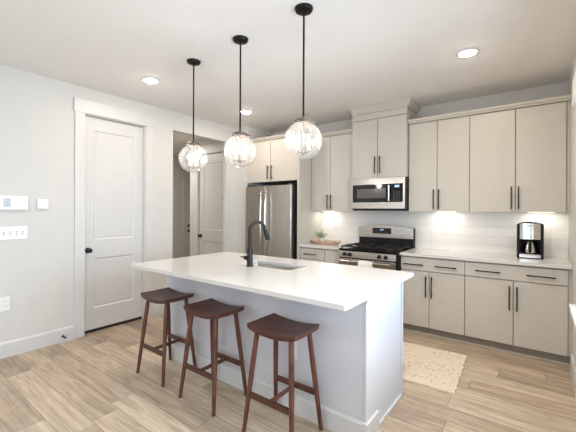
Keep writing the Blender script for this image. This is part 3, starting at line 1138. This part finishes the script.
# ------------------------------------------------------------------ bar stools
def make_stool():
    t = thing('bar_stool', '', 'stool', (0, 0, 0), 'walnut saddle bar stools at the island')
    # saddle seat: dished along its length, rounded corners
    sm = MB()
    bm = sm.bm
    LX, LY, nx, ny = .193, .146, 18, 10

    def ztop(u, v):
        return .657 + .023 * abs(u) ** 2.0 - .003 * (1 - v * v)
    top, bot = {}, {}
    for i in range(nx + 1):
        for j2 in range(ny + 1):
            u, v = -1 + 2 * i / nx, -1 + 2 * j2 / ny
            x = LX * u * (1 - .030 * v * v)
            y = LY * v * (1 - .06 * u ** 4)
            top[i, j2] = bm.verts.new((x, y, ztop(u, v)))
            bot[i, j2] = bm.verts.new((x * .985, y * .97, ztop(u, v) - .032))
    for i in range(nx):
        for j2 in range(ny):
            bm.faces.new((top[i, j2], top[i + 1, j2], top[i + 1, j2 + 1], top[i, j2 + 1]))
            bm.faces.new((bot[i, j2], bot[i, j2 + 1], bot[i + 1, j2 + 1], bot[i + 1, j2]))
    for i in range(nx):
        for j2 in (0, ny):
            bm.faces.new((top[i, j2], top[i + 1, j2], bot[i + 1, j2], bot[i, j2]))
    for j2 in range(ny):
        for i in (0, nx):
            bm.faces.new((top[i, j2], top[i, j2 + 1], bot[i, j2 + 1], bot[i, j2]))
    sm.build('seat', 'stoolwood', t, smooth=True, bevel=.004)
    legs = {}
    for sx in (-1, 1):
        for sy in (-1, 1):
            a = Vector((sx * .134, sy * .094, .632))
            b2 = Vector((sx * .187, sy * .158, .0))
            legs[sx, sy] = (a, b2)
            MB().tube([a, a.lerp(b2, .35), b2], [.0165, .0175, .0130], 14).build('leg', 'legwood', t, smooth=True)

    def at(sx, sy, z):
        a, b2 = legs[sx, sy]
        return a.lerp(b2, (a.z - z) / (a.z - b2.z))
    mids = []
    for sy in (-1, 1):
        p, q = at(-1, sy, .238), at(1, sy, .238)
        s_ = MB()
        hw, hh = .0095, .018
        s_.box(p.x + .012, q.x - .012, p.y - hw, p.y + hw, p.z - hh, p.z + hh)
        s_.build('side_stretcher', 'stoolwood', t, bevel=.004)
        mids.append(p.y)
    s_ = MB().box(-.008, .008, mids[0] + .009, mids[1] - .009, .225, .251)
    s_.build('cross_stretcher', 'legwood', t, bevel=.004)
    return t


STOOLS = [((-2.564, 1.685, 0), 'dark walnut saddle stool nearest the white pantry door, farthest from the camera'),
          ((-1.952, 1.676, 0), 'middle of the three dark walnut saddle stools along the island'),
          ((-1.298, 1.680, 0), 'dark walnut saddle stool nearest the camera, by the white end post of the island')]
st = make_stool()
for i, (loc, lab) in enumerate(STOOLS):
    if i == 0:
        st.location = loc
        st['label'] = lab
    else:
        dup(st, loc, lab)

# ------------------------------------------------------------------ pendants
def make_pendant():
    t = thing('pendant_light', '', 'pendant lamp', (0, 0, 0), 'glass globe pendants over the island')
    Rg = .126          # the root sits at the ceiling; the globe centre hangs at GZ
    GZ = -.884
    MB().lathe([(0, 0), (.062, 0), (.062, -.008), (.054, -.020), (.014, -.026), (.011, -.040), (0, -.040)], (0, 0, -.0005), 'Z', 32).build('canopy', 'rod', t, smooth=True)
    MB().tube([(0, 0, -.036), (0, 0, GZ + Rg + .022)], .0068, 12).build('rod', 'rod', t, smooth=True)
    cap = MB().lathe([(0, .034), (.012, .034), (.014, .022), (.052, .016), (.062, .006), (.062, -.012), (.058, -.012), (.056, .002), (0, .006)], (0, 0, GZ + Rg), 'Z', 32)
    cap = cap.build('cap', 'bronze', t, smooth=True)
    for k_ in range(3):
        a = 2 * math.pi * k_ / 3 + .6
        d = Vector((math.cos(a), math.sin(a), 0))
        c0 = Vector((0, 0, GZ + Rg - .004))
        MB().tube([c0 + d * .060, c0 + d * .072, c0 + d * .073, c0 + d * .082], [.003, .003, .0065, .006], 10).build('thumb_screw', 'bronze', cap, smooth=True)
    g = MB()
    prof = []
    a0 = math.asin(.049 / Rg)
    n = 26
    for i in range(n + 1):
        a = a0 + (math.pi - a0) * i / n
        prof.append((max(Rg * math.sin(a), 0.0), GZ + Rg * math.cos(a)))
    prof[-1] = (.0006, prof[-1][1])
    prof = [(.048, GZ + Rg * math.cos(a0) + .006)] + prof
    g.lathe(prof, (0, 0, 0), 'Z', 48)
    g.build('globe', 'globe', t, smooth=True, angle=180)
    cl = MB().tube([(0, 0, GZ + Rg + .006), (0, 0, GZ - .078)], .0045, 10)
    cl.lathe([(0, -.098), (.005, -.096), (.008, -.088), (.018, -.080), (.018, -.072), (0, -.070)], (0, 0, GZ), 'Z', 20)
    cl = cl.build('stem', 'bronze', t, smooth=True)
    for k_ in range(2):
        a = math.pi * k_ + .82
        d = Vector((math.cos(a), math.sin(a), 0))
        p = Vector((0, 0, GZ - .076))
        q = d * .036
        MB().tube([p + d * .014, p + d * .030 + Vector((0, 0, -.004)), p + q + Vector((0, 0, .004)), p + q + Vector((0, 0, .016))], .0036, 8).build('arm', 'bronze', cl, smooth=True)
        MB().lathe([(0, -.062), (.015, -.062), (.015, -.056), (.0095, -.054), (.0095, -.004), (0, -.004)], (q.x, q.y, GZ), 'Z', 16).build('candle_sleeve', 'candle', cl, smooth=True)
        MB().lathe([(0, -.004), (.007, -.003), (.0105, .010), (.011, .019), (.0075, .032), (.003, .042), (0, .045)], (q.x, q.y, GZ), 'Z', 18).build('bulb', 'bulb', cl, smooth=True)
    return t


PEND = [((-2.517, 1.915, H), 'glass globe pendant farthest from the camera, hanging by the hall opening'),
        ((-1.893, 1.885, H), 'middle of the three glass globe pendants'),
        ((-1.266, 1.850, H), 'glass globe pendant nearest the camera, in front of the wall cabinets')]
pd = make_pendant()
for i, (loc, lab) in enumerate(PEND):
    if i == 0:
        pd.location = loc
        pd['label'] = lab
    else:
        dup(pd, loc, lab)

# ------------------------------------------------------------------ recessed lights
LL = ['recessed ceiling light above the pantry door side of the room, leftmost of the three',
      'recessed ceiling light between the hall opening and the refrigerator, behind the middle pendant rod',
      'recessed ceiling light in front of the right-hand wall cabinets']
for (lx, ly), lab in zip(LAMPS, LL):
    t = thing('recessed_light', lab, 'ceiling light', (lx, ly, H - .02), 'recessed ceiling lights')
    MB().lathe([(.062, -.004), (.066, -.008), (.086, -.006), (.089, -.0005), (.062, -.0005)], (lx, ly, H), 'Z', 40, closed=True).build('trim_ring', 'trim', t, smooth=True)
    MB().lathe([(0, -.016), (.035, -.0152), (.052, -.0125), (.0615, -.007), (.0615, -.0008), (0, -.0008)], (lx, ly, H), 'Z', 40).build('diffuser', 'lamp', t, smooth=True)

# rings around the added, unseen ceiling lamps in the room and the hall
for i, (lx, ly, r_) in enumerate([(-.5, 1.93, .066), (-.5, -.6, .066), (-3.2, -.6, .066), (-5.9, 3.4, .082)]):
    struct(MB().lathe([(r_, -.001), (r_, -.026), (r_ + .020, -.024), (r_ + .026, -.0005), (r_, -.0005)], (lx, ly, H), 'Z', 40, closed=True).build('trim_%d' % (i + 7), 'trim', smooth=True))

# ------------------------------------------------------------------ wall devices
def plate_x(name, label, cat, y0, y1, z0, z1, th=.006):
    t = thing(name, label, cat, (XL, (y0 + y1) / 2, z0))
    bx(XL + .0003, XL + th, y0, y1, z0, z1).build('cover_plate', 'plastic', t, bevel=.002)
    return t


t = thing('alarm_panel', 'white touchscreen wall panel above the switch plate on the left wall', 'control panel', (XL, 1.0, 1.385))
fr = bx(XL + .0003, XL + .024, .872, 1.094, 1.388, 1.520).build('case', 'plastic', t, bevel=.005, seg=3)
bx(XL + .024, XL + .0255, .962, 1.062, 1.412, 1.498).build('screen', 'screen', t)
bx(XL + .024, XL + .0252, .905, .958, 1.415, 1.495).build('side_keys', 'screen_grey', t)
t = thing('thermostat', 'small square white thermostat right of the touchscreen panel', 'thermostat', (XL, 1.217, 1.39))
bx(XL + .0003, XL + .022, 1.170, 1.264, 1.398, 1.496).build('case', 'plastic', t, bevel=.006, seg=3)
bx(XL + .022, XL + .0232, 1.190, 1.250, 1.415, 1.482).build('screen', 'screen', t)
t = plate_x('switch_plate', 'wide white four-toggle switch plate below the touchscreen panel', 'light switch', .875, 1.096, 1.105, 1.228)
for i in range(4):
    y = .912 + i * .048
    s_ = MB().box(XL + .006, XL + .0075, y - .006, y + .006, 1.150, 1.184)
    s_.build('toggle_slot', 'screen_grey', t)
    MB().poly([(y - .0035, 1.160), (y + .0035, 1.160), (y + .0035, 1.176), (y - .0035, 1.176)], 'X', XL + .0075, XL + .016).build('toggle', 'plastic', t)


def outlet(t, face, axis, u, z):
    """receptacle halves with slots; axis 'X': plate faces +X at x=face, u is y; axis 'Y': faces -Y at y=face, u is x"""
    for dz in (-.020, .020):
        r = MB()
        s_ = MB()
        if axis == 'X':
            r.box(face, face + .002, u - .016, u + .016, z + dz - .014, z + dz + .014)
            for du in (-.006, .006):
                s_.box(face + .002, face + .0026, u + du - .0012, u + du + .0012, z + dz - .003, z + dz + .007)
        else:
            r.box(u - .016, u + .016, face - .002, face, z + dz - .014, z + dz + .014)
            for du in (-.006, .006):
                s_.box(u + du - .0012, u + du + .0012, face - .0026, face - .002, z + dz - .003, z + dz + .007)
        ro = r.build('receptacle', 'plastic', t, bevel=.0008)
        s_.build('slots', 'slot', ro)


t = plate_x('wall_outlet', 'white outlet low on the left wall near the baseboard', 'outlet', .888, .962, .438, .570)
outlet(t, XL + .006, 'X', .925, .504)
for x, z, lab in ((-.946, 1.160, 'white outlet on the tiled wall right of the range'), (-2.490, 1.150, 'white outlet on the tiled wall behind the potted plant')):
    t = thing('wall_outlet', lab, 'outlet', (x, YB - .010, z - .057))
    bx(x - .036, x + .036, YB - .0155, YB - .0103, z - .058, z + .058).build('cover_plate', 'plastic', t, bevel=.002)
    outlet(t, YB - .0155, 'Y', x, z)
t = thing('wall_outlet', 'white outlet on the end post of the island', 'outlet', (IX1, 1.975, .61))
bx(IX1 + .0003, IX1 + .006, 1.928, 1.998, .632, .748).build('cover_plate', 'plastic', t, bevel=.002)
outlet(t, IX1 + .006, 'X', 1.963, .690)
t = thing('wall_outlet', 'white outlet on the island front behind the nearest stool', 'outlet', (-1.365, IY0, .37))
bx(-1.401, -1.329, IY0 - .006, IY0 - .0003, .375, .491).build('cover_plate', 'plastic', t, bevel=.002)
outlet(t, IY0 - .006, 'Y', -1.365, .433)

t = thing('door_stop', 'black spring door stop on the left baseboard', 'door stop', (XL + .016, 1.40, .06))
MB().lathe([(0, 0), (.013, 0), (.013, .004), (.006, .008), (.0055, .055), (0, .055)], (XL + .0162, 1.40, .062), 'X', 14).build('rod', 'black', t, smooth=True)
MB().lathe([(0, .055), (.009, .055), (.010, .064), (.008, .070), (0, .070)], (XL + .0162, 1.40, .062), 'X', 14).build('rubber_tip', 'black_plastic', t, smooth=True)

# ------------------------------------------------------------------ rug
rg = MB()
bm = rg.bm
X0, X1, Y0, Y1 = -1.71, -.535, 2.770, 3.572
nx, ny = 60, 40
top = {}
for i in range(nx + 1):
    for j2 in range(ny + 1):
        u, v = i / nx, j2 / ny
        x, y = X0 + (X1 - X0) * u, Y0 + (Y1 - Y0) * v
        if i in (0, nx):
            x += random.uniform(-.008, .008)
        if j2 in (0, ny):
            y += random.uniform(-.006, .006)
        top[i, j2] = bm.verts.new((x, y, .013 + random.uniform(-.001, .0015)))
for i in range(nx):
    for j2 in range(ny):
        bm.faces.new((top[i, j2], top[i + 1, j2], top[i + 1, j2 + 1], top[i, j2 + 1]))
bot = {}
edge = [(i, 0) for i in range(nx)] + [(nx, j2) for j2 in range(ny)] + [(i, ny) for i in range(nx, 0, -1)] + [(0, j2) for j2 in range(ny, 0, -1)]
lower = [bm.verts.new((top[e2].co.x, top[e2].co.y, .0008)) for e2 in edge]
for k2 in range(len(edge)):
    j2 = (k2 + 1) % len(edge)
    bm.faces.new((top[edge[k2]], lower[k2], lower[j2], top[edge[j2]]))
bm.faces.new(lower[::-1])
ro = rg.build('rug', 'rug')
ro.rotation_euler = (0, 0, math.radians(2.8))
tag(ro, 'beige woven rug with dark flecks on the plank floor between island and cabinets', 'rug')

# ------------------------------------------------------------------ wooden tray and plant
TX, TY, TZ = -2.485, 4.22, .9142
tr = MB()
bm = tr.bm
n = 40
rings = []
for (sx, sy, z) in ((.180, .085, 0), (.202, .105, .026), (.210, .112, .046), (.196, .100, .048), (.175, .084, .030), (.130, .05, .0265)):
    ring = []
    for k2 in range(n):
        a = 2 * math.pi * k2 / n
        ca, sa = math.cos(a), math.sin(a)
        p = .62
        x = sx * math.copysign(abs(ca) ** p, ca)
        y = sy * math.copysign(abs(sa) ** p, sa)
        ring.append(bm.verts.new((TX + x, TY + y, TZ + z + .004 * (abs(ca) ** 4) * (z > .03))))
    rings.append(ring)
for a, b2 in zip(rings, rings[1:]):
    for k2 in range(n):
        j2 = (k2 + 1) % n
        bm.faces.new((a[k2], a[j2], b2[j2], b2[k2]))
bm.faces.new(rings[0][::-1])
bm.faces.new(rings[-1])
t = thing('wooden_tray', 'rustic oblong wooden dough-bowl tray with grip ends on the short worktop', 'tray', (TX, TY, TZ))
tr.build('bowl', 'boardwood', t, smooth=True, angle=60)
for s_ in (-1, 1):
    h = MB().tube([(TX + s_ * .195, TY - .055, TZ + .040), (TX + s_ * .212, TY - .04, TZ + .041), (TX + s_ * .219, TY, TZ + .041), (TX + s_ * .212, TY + .04, TZ + .041), (TX + s_ * .195, TY + .055, TZ + .040)], [.012, .014, .014, .014, .012], 10)
    h.build('handle', 'boardwood', t, smooth=True)

PX_, PY_, PZ_ = -2.560, 4.225, TZ + .0272
t = thing('potted_plant', 'small leafy green plant in a white pot standing on the wooden tray', 'plant', (PX_, PY_, PZ_))
MB().lathe([(0, 0), (.026, 0), (.036, .05), (.038, .056), (.034, .056), (.031, .048), (0, .048)], (PX_, PY_, PZ_), 'Z', 24).build('pot', 'pot', t, smooth=True)
MB().lathe([(0, .0485), (.030, .0485), (.028, .051), (0, .053)], (PX_, PY_, PZ_), 'Z', 18).build('soil', 'soil', t, smooth=True)
lf = MB()
bm = lf.bm
stems = MB()
rr = random.Random(3)
for i in range(30):
    a = rr.uniform(0, 2 * math.pi)
    rad = .105 * math.sqrt(rr.random())
    top_ = Vector((PX_ + rad * math.cos(a), PY_ + rad * .75 * math.sin(a), PZ_ + .085 + rr.uniform(0, .11) - rad * .3))
    b0 = Vector((PX_ + .012 * math.cos(a), PY_ + .012 * math.sin(a), PZ_ + .05))
    md = b0.lerp(top_, .5) + Vector((0, 0, .012))
    stems.tube([b0, md, top_], .0012, 5)
    for q in range(9):
        base = b0.lerp(top_, .35 + .65 * rr.random())
        d = Vector((rr.uniform(-1, 1), rr.uniform(-1, 1), rr.uniform(-.2, .9))).normalized()
        s_ = d.cross(Vector((0, 0, 1)))
        if s_.length < .05:
            s_ = Vector((1, 0, 0))
        s_.normalize()
        L = rr.uniform(.020, .034)
        up = s_.cross(d) * .003
        v = [bm.verts.new(p) for p in (base, base + d * L * .45 + s_ * L * .33 + up, base + d * L, base + d * L * .45 - s_ * L * .33 + up)]
        bm.faces.new(v)
lf.build('foliage', 'leaf', t)
stems.build('stems', 'leaf', t)

# ------------------------------------------------------------------ coffee maker
KX0, KX1, KY0, KY1 = -.195, .028, 4.215, 4.435
KZ = .9142
t = thing('coffee_maker', 'black and steel drip coffee maker on the long worktop', 'coffee maker', ((KX0 + KX1) / 2, 4.32, KZ))
bx(KX0, KX1, KY0, KY1, KZ, KZ + .05).build('base', 'black_plastic', t, bevel=.008, seg=3)
bx(KX0 + .022, KX1 - .022, KY0 - .003, KY0, KZ + .008, KZ + .044).build('base_band', 'chrome', t, bevel=.001)
bd = MB().box(KX0, KX0 + .024, KY0, KY1, KZ + .0505, KZ + .345).box(KX1 - .024, KX1, KY0, KY1, KZ + .0505, KZ + .345).box(KX0 + .024, KX1 - .024, KY1 - .07, KY1, KZ + .0505, KZ + .345)
bd.box(KX0 + .024, KX1 - .024, KY0 + .006, KY1 - .07, KZ + .195, KZ + .345)
bd.build('body', 'black_plastic', t)
pts = []
for i in range(13):
    u = i / 12
    pts.append((KX0 + .022 + (KX1 - KX0 - .044) * u, KY0 + .004 - .014 * math.sin(math.pi * u)))
pts += [(KX1 - .022, KY0 + .0055), (KX0 + .022, KY0 + .0055)]
MB().poly(pts, 'Z', KZ + .195, KZ + .357).build('front_panel', 'chrome', t, smooth=True)
bx((KX0 + KX1) / 2 - .028, (KX0 + KX1) / 2 + .028, KY0 - .0125, KY0 - .0095, KZ + .318, KZ + .348).build('display', 'screen', t, bevel=.001)
lidp = []
for i in range(13):
    u = i / 12
    lidp.append((KX0 + (KX1 - KX0) * u, KZ + .346 + .026 * math.sin(math.pi * u) ** .6))
MB().poly(lidp, 'Y', KY0 + .002, KY1).build('lid', 'black_plastic', t, smooth=True)
cx_, cy_ = (KX0 + KX1) / 2, KY0 + .072
cf = MB().lathe([(0, .052), (.062, .052), (.066, .060), (.064, .10), (.052, .145), (.045, .158), (.046, .166), (.0, .166)], (cx_, cy_, KZ), 'Z', 28).build('carafe', 'chrome', t, smooth=True)
MB().lathe([(0, .1665), (.047, .1665), (.045, .180), (.02, .186), (0, .187)], (cx_, cy_, KZ), 'Z', 24).build('carafe_lid', 'black_plastic', cf, smooth=True)
hd = MB().tube([(cx_, cy_ - .044, KZ + .158), (cx_, cy_ - .080, KZ + .160), (cx_, cy_ - .092, KZ + .145), (cx_, cy_ - .094, KZ + .085), (cx_, cy_ - .080, KZ + .068), (cx_, cy_ - .062, KZ + .066)], [.012, .012, .013, .013, .011, .010], 12)
hd.build('carafe_handle', 'black_plastic', cf, smooth=True)
